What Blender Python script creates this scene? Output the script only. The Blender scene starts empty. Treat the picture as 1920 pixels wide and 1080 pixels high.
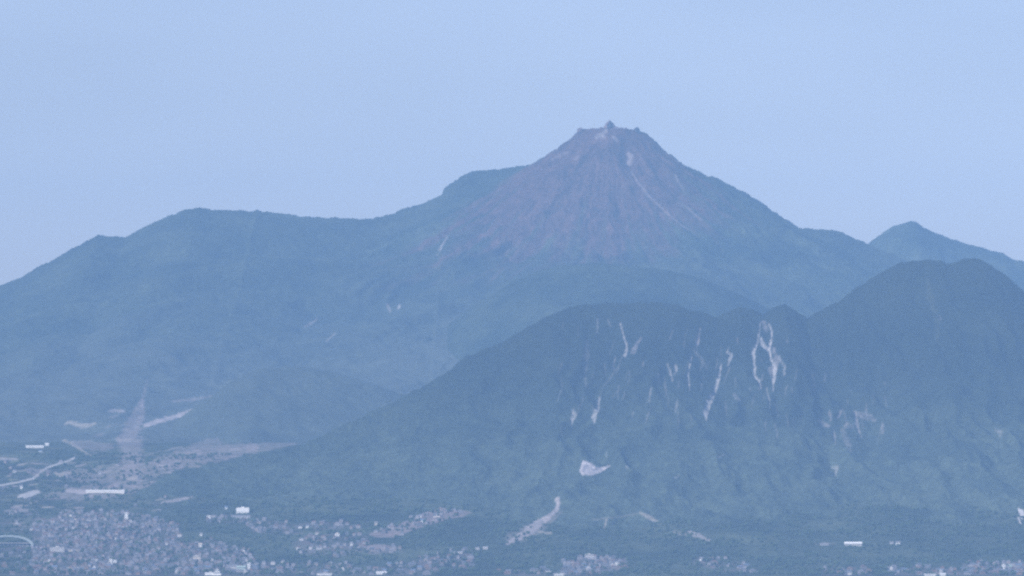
import bpy, math, random
import numpy as np
from math import radians as R
from mathutils import Vector

random.seed(11)
rng = np.random.default_rng(11)
scene = bpy.context.scene
col = scene.collection

# ------------------------------------------------------------------ camera numbers (a long lens from across the bay)
W, H, F = 1920.0, 1080.0, 13000.0
CAMZ = 150.0
PITCH = math.atan(420.0 / F)
CP, SP = math.cos(PITCH), math.sin(PITCH)

def point(u, v, Y):
    """World point at forward distance Y seen at photo pixel (u, v)."""
    x = (np.asarray(u, float) - W / 2) / F
    y = -(np.asarray(v, float) - H / 2) / F
    k = Y / (CP - y * SP)
    return x * k, CAMZ + (SP + y * CP) * k

def project(X, Y, Z):
    dz = Z - CAMZ
    fw = Y * CP + dz * SP
    up = dz * CP - Y * SP
    return W / 2 + F * X / fw, H / 2 - F * up / fw

# ------------------------------------------------------------------ noise
_perm = np.random.default_rng(5).permutation(4096)
_ang = np.random.default_rng(6).random(4096) * 2 * np.pi
_gx, _gy = np.cos(_ang), np.sin(_ang)

def perlin(x, y, seed=0):
    xi = np.floor(x).astype(np.int64); yi = np.floor(y).astype(np.int64)
    xf = x - xi; yf = y - yi
    def g(ix, iy, dx, dy):
        h = _perm[(_perm[(ix + seed * 131) & 4095] + iy) & 4095]
        return _gx[h] * dx + _gy[h] * dy
    u = xf * xf * xf * (xf * (xf * 6 - 15) + 10)
    v = yf * yf * yf * (yf * (yf * 6 - 15) + 10)
    a = g(xi, yi, xf, yf); b = g(xi + 1, yi, xf - 1, yf)
    c = g(xi, yi + 1, xf, yf - 1); d = g(xi + 1, yi + 1, xf - 1, yf - 1)
    return 1.5 * ((a + (b - a) * u) * (1 - v) + (c + (d - c) * u) * v)

def fbm(x, y, octv=4, seed=0, gain=0.5):
    s = 0; a = 1; t = 0
    for o in range(octv):
        s = s + a * perlin(x * 2 ** o, y * 2 ** o, seed + o); t += a; a *= gain
    return s / t

def ridged(x, y, octv=3, seed=0):
    s = 0; a = 1; t = 0
    for o in range(octv):
        s = s + a * (1 - np.abs(perlin(x * 2 ** o, y * 2 ** o, seed + o)) * 1.6); t += a; a *= 0.5
    return s / t

def smooth(a, b, x):
    t = np.clip((x - a) / (b - a), 0, 1)
    return t * t * (3 - 2 * t)

# ------------------------------------------------------------------ skylines, as distances and heights of real ridges
def ridge(pts, back=0.0):
    """pts: (photo column, photo row, distance) -> X, distance, height of a crest line."""
    p = np.array(pts, float)
    p[:, 2] += back
    X, Z = point(p[:, 0], p[:, 1], p[:, 2])
    o = np.argsort(X)
    return X[o], p[o, 2], Z[o]

VX, VY, VZ = ridge([(-1500, 900, 23800), (-700, 760, 24000), (-250, 640, 24200), (0, 536, 24300), (40, 520, 24300), (95, 490, 24320), (150, 458, 24340), (185, 441, 24350),
    (205, 444, 24360), (235, 447, 24360), (270, 425, 24380), (320, 402, 24400), (350, 394, 24400), (372, 388, 24400), (400, 391, 24420), (440, 394, 24420), (474, 396, 24420), (482, 391, 24420),
    (492, 395, 24430), (540, 403, 24450), (600, 408, 24480), (660, 410, 24500), (700, 410, 24520), (740, 398, 24560), (790, 381, 24620),
    (829, 366, 24680), (833, 352, 24690), (860, 333, 24760), (885, 321, 24800), (930, 316, 24820), (975, 311, 24840), (1010, 306, 24850), (1080, 306, 24900), (1200, 308, 24900),
    (1290, 312, 24800), (1326, 331, 24760), (1340, 331, 24750), (1365, 344, 24720), (1400, 362, 24680), (1440, 388, 24640), (1475, 413, 24600), (1490, 423, 24600), (1502, 429, 24600),
    (1522, 428, 24600), (1560, 432, 24580), (1580, 438, 24580), (1600, 446, 24560), (1628, 458, 24540), (1680, 480, 24500), (1800, 530, 24400), (2100, 640, 24200), (2600, 760, 24000)], 2600)
BX, BY, BZ = ridge([(1400, 600, 26400), (1560, 500, 26400), (1628, 459, 26400), (1650, 440, 26400), (1672, 426, 26400), (1690, 420, 26400), (1708, 416, 26400), (1716, 417, 26400), (1735, 428, 26400),
    (1770, 444, 26400), (1800, 454, 26400), (1830, 463, 26400), (1858, 471, 26400), (1880, 476, 26400), (1900, 488, 26400), (1920, 492, 26400), (2000, 505, 26400), (2150, 560, 26400), (2500, 680, 26400)], 2600)
FX, FY, FZ = ridge([(150, 990, 17700), (250, 925, 17950), (330, 884, 18150), (420, 866, 18350), (500, 851, 18500), (560, 835, 18620), (600, 818, 18700), (640, 799, 18800), (690, 775, 18900), (720, 763, 18980), (760, 741, 19060),
    (800, 722, 19140), (840, 696, 19230), (880, 668, 19320), (905, 655, 19360), (940, 645, 19420), (975, 622, 19480), (1000, 608, 19520), (1030, 592, 19560), (1060, 577, 19600),
    (1095, 571, 19620), (1160, 567, 19640), (1215, 568, 19640), (1270, 574, 19640), (1310, 584, 19660), (1345, 594, 19700), (1368, 582, 19720), (1388, 574, 19740), (1410, 583, 19760), (1432, 590, 19780),
    (1450, 577, 19800), (1470, 569, 19820), (1490, 580, 19840), (1512, 597, 19900), (1540, 584, 19980), (1580, 560, 20060), (1620, 531, 20140), (1655, 508, 20200), (1690, 493, 20240),
    (1720, 487, 20260), (1745, 485, 20270), (1762, 488, 20270), (1778, 495, 20280), (1792, 491, 20280), (1808, 487, 20290), (1835, 489, 20300), (1860, 500, 20300), (1890, 518, 20300), (1920, 546, 20300),
    (2000, 600, 20200), (2150, 680, 20000), (2400, 800, 19600)])
HX, HY, HZ = ridge([(840, 610, 22700), (900, 566, 22700), (960, 532, 22700), (1020, 506, 22700), (1060, 498, 22700), (1110, 493, 22700), (1160, 497, 22700), (1220, 503, 22700), (1290, 516, 22700), (1360, 540, 22700), (1440, 580, 22700), (1500, 620, 22700)], 1000)
LX, LY, LZ = ridge([(330, 790, 20600), (390, 748, 20700), (430, 720, 20800), (490, 692, 20900), (560, 686, 21000), (640, 702, 21000), (720, 728, 21000), (800, 756, 21000), (900, 800, 21000)], 600)
# plain: rises from the shore up the alluvial fan
PY = np.array([-1e4, 15800, 16050, 16200, 16500, 17000, 17500, 18000, 18500, 18900, 19300, 20000, 40000], float)
PZ = np.array([-8, -8, 0.5, 6, 32, 96, 148, 199, 253, 300, 330, 350, 350], float)

CONE_X, _ = point(1141, 240, 26750); CONE_Y = 26750.0
CONE_Z = float(point(1141, 240, 26650)[1])

def h_plain(X, Y):
    e = smooth(16100, 16700, Y)
    return np.interp(Y, PY, PZ) + e * (7 * fbm(X / 420, Y / 420, 3, 3) + 5 * fbm(X / 120, Y / 160, 2, 9))

def canopy(X, Y, s=1.0):
    return s * (2.6 * perlin(X / 11, Y / 11, 21) + 1.7 * perlin(X / 6.5, Y / 6.5, 22) + 4.2 * perlin(X / 37, Y / 37, 23) + 5.0 * perlin(X / 95, Y / 95, 24))

def h_volcano(X, Y):
    zr = np.interp(X, VX, VZ); yr = np.interp(X, VX, VY)
    yf = 18300.0; zf = 215.0
    s = np.clip((Y - yf) / (yr - yf), 0, 1)
    p = 0.33 * s + 0.67 * s ** 2.3
    z = zf + (zr - zf) * p
    dx = X - CONE_X; dy = CONE_Y + 300 - Y
    ph = np.arctan2(dx, np.maximum(dy, 60)); r = np.hypot(dx, dy)
    env = smooth(0.02, 0.3, s) * (1 - smooth(0.86, 1.0, s))
    warp = 0.10 * fbm(X / 700, Y / 700, 3, 31)
    z = z + env * (90 * (ridged((ph + warp) * 5.0, r / 3600, 3, 33) - 0.6) + 34 * fbm(X / 520, Y / 900, 4, 35))
    z = z + env * 20 * (ridged((ph + warp) * 22, r / 1500, 2, 37) - 0.6)
    back = zr - 0.42 * (Y - yr) + 40 * fbm(X / 500, Y / 500, 3, 41) * smooth(0, 300, Y - yr)
    z = np.where(Y > yr, back, z)
    return z + canopy(X, Y, 1.0)

def h_cone(X, Y):
    dx = X - CONE_X; dy = Y - CONE_Y
    r = np.hypot(dx, dy * 1.0); ph = np.arctan2(dx, -dy)
    r = r * (1 + 0.05 * perlin(ph * 2.2, r * 0 + 3.3, 51) + 0.03 * perlin(ph * 6, r / 400, 52))
    w = np.where(dx < 0, np.interp(CONE_X + dx, [CONE_X - 110, CONE_X], [108, 108]), 104)
    s = np.maximum(r - w, 0)
    far_drop = ([175, 277, 350, 470, 600, 800, 1000, 1400, 2400], [126, 191, 236, 304, 372, 470, 558, 700, 900])
    right = np.interp(s, [0, 20, 42, 64, 95, 128] + far_drop[0], [0, 8, 17, 31, 61, 92] + far_drop[1])
    left = np.interp(s, [0, 12, 36, 80, 125] + far_drop[0], [0, 9, 31, 65, 96] + far_drop[1])
    mixs = smooth(-90, 90, dx)
    z = CONE_Z - 3 - (right * mixs + left * (1 - mixs))
    g = smooth(0, 260, s)
    z = z + g * 24 * fbm(X / 150, Y / 210, 3, 60) + g * (19 * (ridged(ph * 8 + 0.4 * perlin(X / 160, Y / 160, 57), r / 900, 3, 53) - 0.62)) + 13 * fbm(X / 45, Y / 45, 4, 54) * smooth(-30, 40, r - w) + g * 6 * (ridged(ph * 24 + 0.5 * perlin(X / 90, Y / 90, 58), r / 420, 2, 59) - 0.6)
    z = z + 3.2 * perlin(X / 12, Y / 12, 55) + 2.2 * perlin(X / 6, Y / 6, 56)
    # the notch below the plug and the gully to the right of it
    gx = CONE_X + float(point(1172, 290, 26600)[0]) - float(point(1141, 290, 26600)[0])
    gl = np.exp(-((X - gx - 0.05 * s) / 26) ** 2) * smooth(20, 70, s) * (1 - smooth(170, 300, s)) * (dy < 0)
    return z - 24 * gl

def h_hump(RX, RY, RZ, slope, seed):
    def f(X, Y):
        zr = np.interp(X, RX, RZ); yr = np.interp(X, RX, RY)
        d = np.abs(Y - yr)
        z = zr - slope * (np.sqrt(d * d + 160.0 ** 2) - 160.0)
        return z + smooth(60, 400, d) * 26 * fbm(X / 240, Y / 420, 4, seed) + canopy(X, Y, 1.0)
    return f
h_ridge = h_hump(HX, HY, HZ, 0.40, 61)
h_spur = h_hump(LX, LY, LZ, 0.30, 65)
h_far = h_hump(BX, BY, BZ, 0.45, 71)

FOOT_X = np.array([-2600, -1250, -900, -480, -80, 480, 1300, 2600], float)
FOOT_Y = np.array([17300, 17350, 17500, 17300, 16950, 16650, 16550, 16550], float)
def h_front(X, Y):
    zr = np.interp(X, FX, FZ); yr = np.interp(X, FX, FY)
    yf = np.interp(X, FOOT_X, FOOT_Y)
    zf = np.minimum(np.interp(yf, PY, PZ), np.interp(Y, PY, PZ) - 12 * smooth(0, 120, yf - Y)) - 4
    s = np.clip((Y - yf) / np.maximum(yr - yf, 200), 0, 1)
    p = 0.30 * s + 0.70 * s ** 1.75
    z = zf + (zr - zf) * p
    hgt = np.clip((zr - zf) / 600, 0.12, 1.2)
    env = smooth(0.02, 0.25, s) * (1 - smooth(0.80, 1.0, s)) * hgt
    wx = X + 90 * fbm(X / 380, Y / 480, 3, 81)
    fan = (wx - 300) / (1.0 + 0.55 * (1 - s))
    z = z + env * (0.3 + 0.7 * s) * (84 * (ridged(fan / 330, Y / 2600, 3, 83) - 0.62) + 30 * fbm(X / 300, Y / 420, 4, 85))
    z = z + env * 24 * (ridged(fan / 85, Y / 900, 2, 87) - 0.6)
    z = z + smooth(0.02, 0.1, s) * (1 - smooth(0.5, 0.9, s)) * 14 * fbm(X / 160, Y / 160, 3, 89)
    back = zr - 0.40 * (np.sqrt((Y - yr) ** 2 + 80 ** 2) - 80)
    z = np.where(Y > yr, back, z)
    return z + canopy(X, Y, 1.15)

# ------------------------------------------------------------------ bare ground seen on the slopes: (owner, name, label, colour, strength, points (u, v, width))
PALE = (0.50, 0.475, 0.46); ASH = (0.40, 0.35, 0.34); SOIL = (0.31, 0.255, 0.245); STRAW = (0.42, 0.37, 0.30); ROCK = (0.30, 0.23, 0.22)
SC, RO, FI = 'landslide_scar', 'road', 'field'
marks = [
 ('F', SC, PALE, .80, [(1163,607,3),(1167,620,3),(1170,632,4),(1175,645,5),(1175,655,7),(1172,666,8)]),
 ('F', None, ASH, .40, [(1202,634,4),(1195,645,6),(1186,660,9)]),
 ('F', SC, PALE, .72, [(1124,746,4),(1121,760,8),(1117,770,11),(1113,781,10),(1114,794,3)]),
 ('F', SC, PALE, .65, [(1074,768,4),(1077,776,11),(1074,784,7),(1071,797,2)]),
 ('F', None, PALE, .16, [(1160,686,2.5),(1152,698,3),(1130,727,2),(1124,744,3)]),
 ('F', None, PALE, .14, [(1160,730,2.5),(1148,745,3)]),
 ('F', None, PALE, .22, [(1100,640,5),(1102,670,6),(1096,700,5),(1100,725,5)]),
 ('F', None, PALE, .22, [(1120,598,3),(1121,615,4),(1119,624,3)]),
 ('F', None, PALE, .22, [(1140,600,3),(1145,612,3)]),
 ('F', SC, PALE, .60, [(1251,682,3),(1255,692,5),(1258,703,4),(1261,714,3)]),
 ('F', SC, PALE, .62, [(1266,685,5),(1268,693,8),(1264,700,4)]),
 ('F', None, PALE, .35, [(1235,702,4),(1235,720,4)]),
 ('F', SC, ASH, .75, [(1312,615,2.5),(1310,628,4),(1308,640,6),(1306,648,4),(1305,660,2.5)]),
 ('F', SC, PALE, .62, [(1297,666,3),(1294,678,5),(1291,690,5),(1290,707,5),(1293,731,3)]),
 ('F', SC, PALE, .58, [(1366,651,4),(1363,660,4),(1372,663,5),(1369,672,7),(1364,683,5)]),
 ('F', SC, PALE, .85, [(1352,684,3.5),(1349,702,6),(1345,718,7),(1340,734,8),(1333,746,11),(1326,760,12),(1323,772,10),(1324,787,3)]),
 ('F', SC, PALE, .85, [(1425,605,2.5),(1423,622,3.5),(1420,640,5),(1416,650,6),(1412,662,7),(1414,678,6),(1415,693,6),(1415,703,5),(1423,714,4),(1426,727,3)]),
 ('F', SC, PALE, .85, [(1426,632,6),(1429,645,10),(1438,652,9),(1444,663,6)]),
 ('F', SC, PALE, .88, [(1441,605,2.5),(1447,620,4),(1446,635,5),(1443,648,7),(1444,664,6),(1448,678,7),(1454,690,9),(1452,702,9),(1450,716,6),(1449,732,3)]),
 ('F', None, ASH, .42, [(1450,652,5),(1454,668,8),(1456,682,8),(1445,690,9),(1448,705,8)]),
 ('F', None, ASH, .40, [(1432,605,8),(1436,620,10)]),
 ('F', SC, PALE, .55, [(1437,727,4),(1438,734,4),(1442,748,5),(1443,764,3)]),
 ('F', None, PALE, .40, [(1461,668,4),(1463,676,4),(1471,688,4),(1470,702,4)]),
 ('F', None, ASH, .28, [(1525,700,6),(1525,732,6)]), ('F', None, PALE, .3, [(1548,700,3),(1546,716,3)]),
 ('F', None, PALE, .35, [(1376,738,5),(1384,750,7)]),
 ('F', None, PALE, .20, [(1300,655,5),(1316,675,6),(1325,690,4)]),
 ('F', SC, ASH, .55, [(1555,771,4),(1557,779,8),(1557,788,4)]),
 ('F', SC, ASH, .58, [(1580,766,4),(1575,773,6),(1570,783,4)]),
 ('F', None, ASH, .42, [(1537,788,7),(1545,796,9),(1554,799,6)]),
 ('F', SC, ASH, .68, [(1604,772,4),(1605,785,6),(1608,798,6),(1614,817,3)]),
 ('F', None, ASH, .38, [(1602,774,8),(1614,780,12),(1630,782,12),(1640,788,7)]),
 ('F', None, ASH, .35, [(1588,798,10),(1598,800,9)]),
 ('F', SC, ASH, .50, [(1562,806,5),(1565,818,6),(1566,832,3)]),
 ('F', None, ASH, .26, [(1580,808,8),(1588,824,13),(1594,845,6)]),
 ('F', None, ASH, .34, [(1654,795,5),(1655,812,5)]),
 ('F', SC, PALE, .60, [(1556,874,2),(1562,876,6),(1568,876,10),(1567,884,6),(1566,892,3)]),
 ('F', None, PALE, .40, [(1866,806,3),(1872,809,5),(1880,810,3),(1875,818,5)]),
 ('F', None, PALE, .18, [(1760,590,3),(1763,600,4)]), ('F', None, (0.10,0.11,0.07), .30, [(1741,525,8),(1744,560,12),(1756,600,10),(1758,640,6)]),
 ('F', 'quarry', PALE, .90, [(1910,955,3),(1915,963,12),(1912,974,9),(1913,982,3)]),
 ('F', FI, STRAW, .60, [(1137,975,3.5),(1135,983,4),(1133,990,3)]),
 ('F', FI, ASH, .72, [(1045,936,7),(1047,948,8),(1042,958,7),(1034,964,7),(1026,972,10),(1012,980,15),(999,990,17),(984,1001,14),(968,1010,12),(950,1019,6)]),
 ('F', None, SOIL, .40, [(1052,960,6),(1030,976,12),(1000,1002,12),(985,1000,26),(958,1008,20)]),
 ('F', FI, STRAW, .55, [(1010,997,4),(1020,1000,5),(1033,999,4)]),
 ('F', FI, STRAW, .60, [(1199,961,4),(1209,965,6),(1220,972,8),(1230,977,6),(1238,982,4)]),
 ('F', FI, ASH, .62, [(1286,999,6),(1296,1000,10),(1308,1004,9),(1318,1008,6),(1330,1013,4)]),
 ('F', None, STRAW, .38, [(1262,996,6),(1272,1000,8),(1290,1003,6)]),
 ('F', None, STRAW, .30, [(1530,1019,5),(1565,1020,5)]),
 ('F', None, PALE, .28, [(1346,858,3),(1358,852,3)]), ('F', None, PALE, .40, [(1266,896,3),(1271,893,4)]), ('F', None, PALE, .35, [(1174,875,3),(1178,877,3)]), ('F', None, PALE, .30, [(1137,848,2.5),(1137,856,2.5)]),
 ('F', None, STRAW, .30, [(1110,975,3),(1170,968,3),(1200,962,3)]),
 # left slope, fields and roads
 ('T', FI, STRAW, .55, [(122,795,5),(130,792,6),(145,797,8),(160,798,8),(178,795,6)]),
 ('V', FI, ASH, .55, [(205,771,4),(215,769,7),(232,772,5)]),
 ('V', None, SOIL, .30, [(277,712,4),(271,735,5),(265,757,8)]),
 ('V', None, SOIL, .48, [(266,752,8),(262,770,20),(257,782,28),(250,800,28),(242,815,32),(243,830,46),(248,850,38),(247,880,44)]),
 ('V', FI, ASH, .80, [(274,797,8),(296,790,7),(314,785,8),(332,780,7),(350,775,10),(366,770,7),(382,764,3)]),
 ('V', None, SOIL, .35, [(325,752,4),(360,750,5),(405,741,3)]),
 ('T', FI, STRAW, .52, [(119,826,4),(134,832,5),(148,840,5),(158,848,4),(168,853,3)]),
 ('T', None, SOIL, .38, [(140,832,12),(170,836,18),(208,838,10)]),
 ('T', FI, ASH, .55, [(-20,861,6),(5,860,6),(32,861,4)]),
 ('T', RO, PALE, .70, [(-20,915,3),(12,908,3.5),(34,904,3.5),(50,900,3.5),(63,897,4),(70,891,4),(78,883,4),(91,876,4),(104,872,3.5),(131,863,3.5),(140,858,3)]),
 ('T', FI, STRAW, .65, [(104,886,4),(109,891,7),(120,888,8),(130,887,5)]),
 ('T', None, SOIL, .40, [(50,880,8),(68,886,14),(90,884,8)]),
 ('T', FI, PALE, .75, [(36,931,6),(48,929,9),(60,925,10),(72,922,6)]),
 ('T', None, SOIL, .45, [(85,932,8),(130,926,22),(190,922,26),(260,915,18),(300,905,10)]),
 ('T', None, SOIL, .38, [(130,890,20),(180,893,30),(240,890,40),(290,880,30),(330,872,20)]),
 ('T', FI, ASH, .75, [(126,921,6),(145,922,8),(162,922,8)]),
 ('T', FI, ASH, .60, [(276,914,5),(290,918,7),(310,920,7),(327,920,5)]),
 ('T', FI, ASH, .60, [(304,942,4),(322,939,5),(340,936,6),(352,934,5)]),
 ('T', RO, ASH, .52, [(360,932,3),(358,924,4),(350,914,3.5),(330,900,3),(318,885,3)]),
 ('T', FI, STRAW, .50, [(234,898,4),(250,896,6),(266,895,4)]),
 ('V', None, SOIL, .46, [(300,868,22),(371,858,36),(424,847,28),(477,840,16)]), ('V', None, SOIL, .34, [(470,842,18),(548,829,13),(601,812,10),(640,799,7)]),
 ('V', None, SOIL, .32, [(330,850,12),(371,837,14),(424,822,14),(477,815,8)]),
 ('V', None, PALE, .40, [(590,822,3),(606,817,5),(622,812,4)]),
 ('T', None, ASH, .42, [(10,958,4),(40,957,6),(62,956,4)]), ('T', None, ASH, .38, [(118,958,5),(150,958,5)]), ('T', None, ASH, .32, [(286,958,5),(304,957,5)]),
 ('T', None, SOIL, .40, [(25,982,6),(45,984,8)]),
 ('T', RO, PALE, .50, [(172,1002,3),(178,1010,3.5),(182,1018,4),(183,1028,4)]),
 ('T', None, SOIL, .40, [(120,1018,16),(150,1016,20),(170,1018,10)]),
 ('T', None, ASH, .38, [(70,1052,4),(90,1053,4),(115,1053,4)]), ('T', FI, PALE, .55, [(112,1066,3),(140,1065,5),(162,1065,4)]),
 ('V', SC, ASH, .60, [(726,571,4),(729,577,6),(732,584,3)]), ('V', None, PALE, .40, [(749,572,3),(747,578,4)]),
 ('V', None, ASH, .42, [(571,613,4),(584,606,5),(594,598,3)]), ('V', None, ASH, .28, [(612,640,3),(628,625,3)]),
 ('V', SC, ASH, .58, [(838,443,2.5),(832,455,4),(826,466,4),(818,480,3)]),
 # the cone
 ('D', SC, (0.34,0.28,0.27), .70, [(1184,322,2.5),(1192,335,3.5),(1201,348,4),(1212,362,5),(1224,374,4.5),(1238,388,4),(1252,401,3),(1272,417,3.5),(1292,432,3)]),
 ('D', None, ASH, .38, [(1266,328,3),(1272,340,4),(1280,355,3)]), ('D', None, ASH, .32, [(1270,375,3),(1295,395,4),(1315,412,3)]),
 ('D', None, ASH, .50, [(1178,288,6),(1183,296,12),(1180,306,9)]),
 ('D', None, PALE, .42, [(1119,256,8),(1128,252,10),(1136,246,8)]), ('D', None, PALE, .38, [(1150,258,6),(1158,264,5)]), ('D', None, PALE, .5, [(1133,257,3),(1135,259,3)]),
 ('D', None, ASH, .30, [(1085,293,5),(1078,300,4)]), ('D', None, ASH, .30, [(1066,285,4),(1048,292,5),(1034,299,4)]),
]
_r = random.Random(4)
for _ in range(46):       # small plots and banks among the farms
    a_, b_ = _r.uniform(5, 335), _r.uniform(862, 958)
    if a_ > 300 and b_ < 900: continue
    l_ = _r.uniform(5, 26); sl = _r.uniform(-.25, .05)
    marks.insert(0, ('T', None, _r.choice([ASH, STRAW, SOIL, SOIL, (0.20, 0.20, 0.10)]), _r.uniform(.25, .75), [(a_, b_, _r.uniform(1.5, 4)), (a_ + l_ * .5, b_ + sl * l_ * .5, _r.uniform(2, 5)), (a_ + l_, b_ + sl * l_, _r.uniform(1.5, 3))]))
for _ in range(26):
    a_, b_ = _r.uniform(150, 480), _r.uniform(775, 860)
    l_ = _r.uniform(10, 40)
    marks.insert(0, ('V', None, _r.choice([ASH, SOIL, SOIL]), _r.uniform(.12, .35), [(a_, b_, 2), (a_ + l_ * .5, b_ - .13 * l_, _r.uniform(2, 5)), (a_ + l_, b_ - .25 * l_, 2)]))
for _ in range(85):       # thin bare chutes on the steep upper face
    a_, b_ = _r.uniform(1050, 1660), _r.uniform(600, 800)
    if a_ > 1480 and b_ < 690: continue
    l_ = _r.uniform(8, 34); sl = _r.uniform(-.3, .3) - (.15 if a_ < 1380 else 0)
    marks.insert(0, ('F', None, _r.choice([PALE, ASH, ASH]), _r.uniform(.10, .34), [(a_, b_, 1.8), (a_ + sl * l_ * .5 + _r.uniform(-2, 2), b_ + l_ * .5, _r.uniform(2, 3.6)), (a_ + sl * l_, b_ + l_, 1.8)]))
marks = [(o_, n_, c_, a_, [(q[0], q[1], q[2] * .84) for q in p_]) if n_ == SC else (o_, n_, c_, a_, p_) for o_, n_, c_, a_, p_ in marks]
QUARRY = [(1093,863),(1089,874),(1086,884),(1091,891),(1110,892),(1128,884),(1146,873),(1131,875),(1119,877),(1108,868),(1100,865)]
TERRACE = [(787,966),(807,957),(832,953),(860,956),(885,960),(870,969),(842,973),(817,981),(783,991),(738,1008),(708,1008),(690,1003),(717,992),(750,982)]
TERRACE2 = [(680,1028),(700,1020),(725,1022),(740,1030),(717,1034),(693,1034)]

def inside(poly, u, v):
    r = np.zeros(u.shape, bool); n = len(poly)
    for i in range(n):
        (x1, y1), (x2, y2) = poly[i], poly[(i + 1) % n]
        c = ((y1 > v) != (y2 > v)) & (u < (x2 - x1) * (v - y1) / (y2 - y1 + 1e-9) + x1)
        r ^= c
    return r

def stroke(pts, u, v, rag):
    """1 inside the tapering stroke, falling to 0 over about two pixels; rag: noise that frays the edge."""
    a = np.zeros(u.shape)
    for (x1, y1, w1), (x2, y2, w2) in zip(pts[:-1], pts[1:]):
        dx, dy = x2 - x1, y2 - y1
        t = np.clip(((u - x1) * dx + (v - y1) * dy) / (dx * dx + dy * dy + 1e-9), 0, 1)
        d = np.hypot(u - x1 - t * dx, v - y1 - t * dy)
        w = 0.5 * (w1 + (w2 - w1) * t) * (1 + 0.45 * rag)
        a = np.maximum(a, np.clip((w - d) / np.maximum(0.35 * w, 1.0) + 0.5, 0, 1))
    return a

# ------------------------------------------------------------------ materials
def principled(name, color, rough=0.8, spec=0.2):
    m = bpy.data.materials.new(name); m.use_nodes = True
    b = m.node_tree.nodes['Principled BSDF']
    b.inputs['Base Color'].default_value = (*color, 1); b.inputs['Roughness'].default_value = rough
    b.inputs['Specular IOR Level'].default_value = spec
    return m, b

def mottled(name, color, scale, amount=0.35, rough=0.85):
    m, b = principled(name, color, rough)
    nt = m.node_tree
    tc = nt.nodes.new('ShaderNodeTexCoord'); n = nt.nodes.new('ShaderNodeTexNoise')
    n.inputs['Scale'].default_value = scale; n.inputs['Detail'].default_value = 5
    mr = nt.nodes.new('ShaderNodeMapRange'); mr.inputs[1].default_value = 0.3; mr.inputs[2].default_value = 0.7
    mr.inputs[3].default_value = 1 - amount; mr.inputs[4].default_value = 1 + amount
    mx = nt.nodes.new('ShaderNodeVectorMath'); mx.operation = 'MULTIPLY'; mx.inputs[1].default_value = color
    nt.links.new(tc.outputs['Object'], n.inputs['Vector']); nt.links.new(n.outputs['Fac'], mr.inputs[0])
    nt.links.new(mr.outputs[0], mx.inputs[0]); nt.links.new(mx.outputs[0], b.inputs['Base Color'])
    return m

def ground_material(name):
    m, b = principled(name, (.1, .1, .1), 0.95, 0.05)
    nt = m.node_tree
    at = nt.nodes.new('ShaderNodeAttribute'); at.attribute_name = 'albedo'
    tc = nt.nodes.new('ShaderNodeTexCoord')
    n = nt.nodes.new('ShaderNodeTexNoise'); n.inputs['Scale'].default_value = 0.09; n.inputs['Detail'].default_value = 4; n.inputs['Roughness'].default_value = 0.7
    mr = nt.nodes.new('ShaderNodeMapRange'); mr.inputs[1].default_value = 0.3; mr.inputs[2].default_value = 0.7; mr.inputs[3].default_value = 0.72; mr.inputs[4].default_value = 1.28
    mx = nt.nodes.new('ShaderNodeVectorMath'); mx.operation = 'MULTIPLY'
    nt.links.new(tc.outputs['Object'], n.inputs['Vector']); nt.links.new(n.outputs['Fac'], mr.inputs[0])
    nt.links.new(at.outputs['Color'], mx.inputs[0]); nt.links.new(mr.outputs[0], mx.inputs[1])
    nt.links.new(mx.outputs[0], b.inputs['Base Color'])
    return m
GROUND = ground_material('wooded_ground')

def tag(o, label=None, cat=None, group=None, kind=None):
    for k, v in (('label', label), ('category', cat), ('group', group), ('kind', kind)):
        if v: o[k] = v
    return o

def link(name, mesh, parent=None):
    o = bpy.data.objects.new(name, mesh); col.objects.link(o)
    if parent: o.parent = parent
    return o

def mesh_from(name, verts, quads, colors=None, mat=None, shade=True):
    me = bpy.data.meshes.new(name)
    n = len(verts); k = len(quads)
    me.vertices.add(n); me.vertices.foreach_set('co', verts.astype(np.float32).ravel())
    me.loops.add(k * 4); me.loops.foreach_set('vertex_index', quads.astype(np.int32).ravel())
    me.polygons.add(k); me.polygons.foreach_set('loop_start', np.arange(0, k * 4, 4, dtype=np.int32))
    me.update(calc_edges=True)
    if shade: me.polygons.foreach_set('use_smooth', np.ones(k, bool))
    if colors is not None:
        a = me.color_attributes.new('albedo', 'FLOAT_COLOR', 'POINT')
        a.data.foreach_set('color', np.concatenate([colors, np.ones((n, 1))], 1).astype(np.float32).ravel())
    if mat: me.materials.append(mat)
    return me

def axis(*spans):
    out = [np.arange(a, b, d) for a, b, d in spans] + [np.array([spans[-1][1]])]
    return np.unique(np.concatenate(out))

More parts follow.
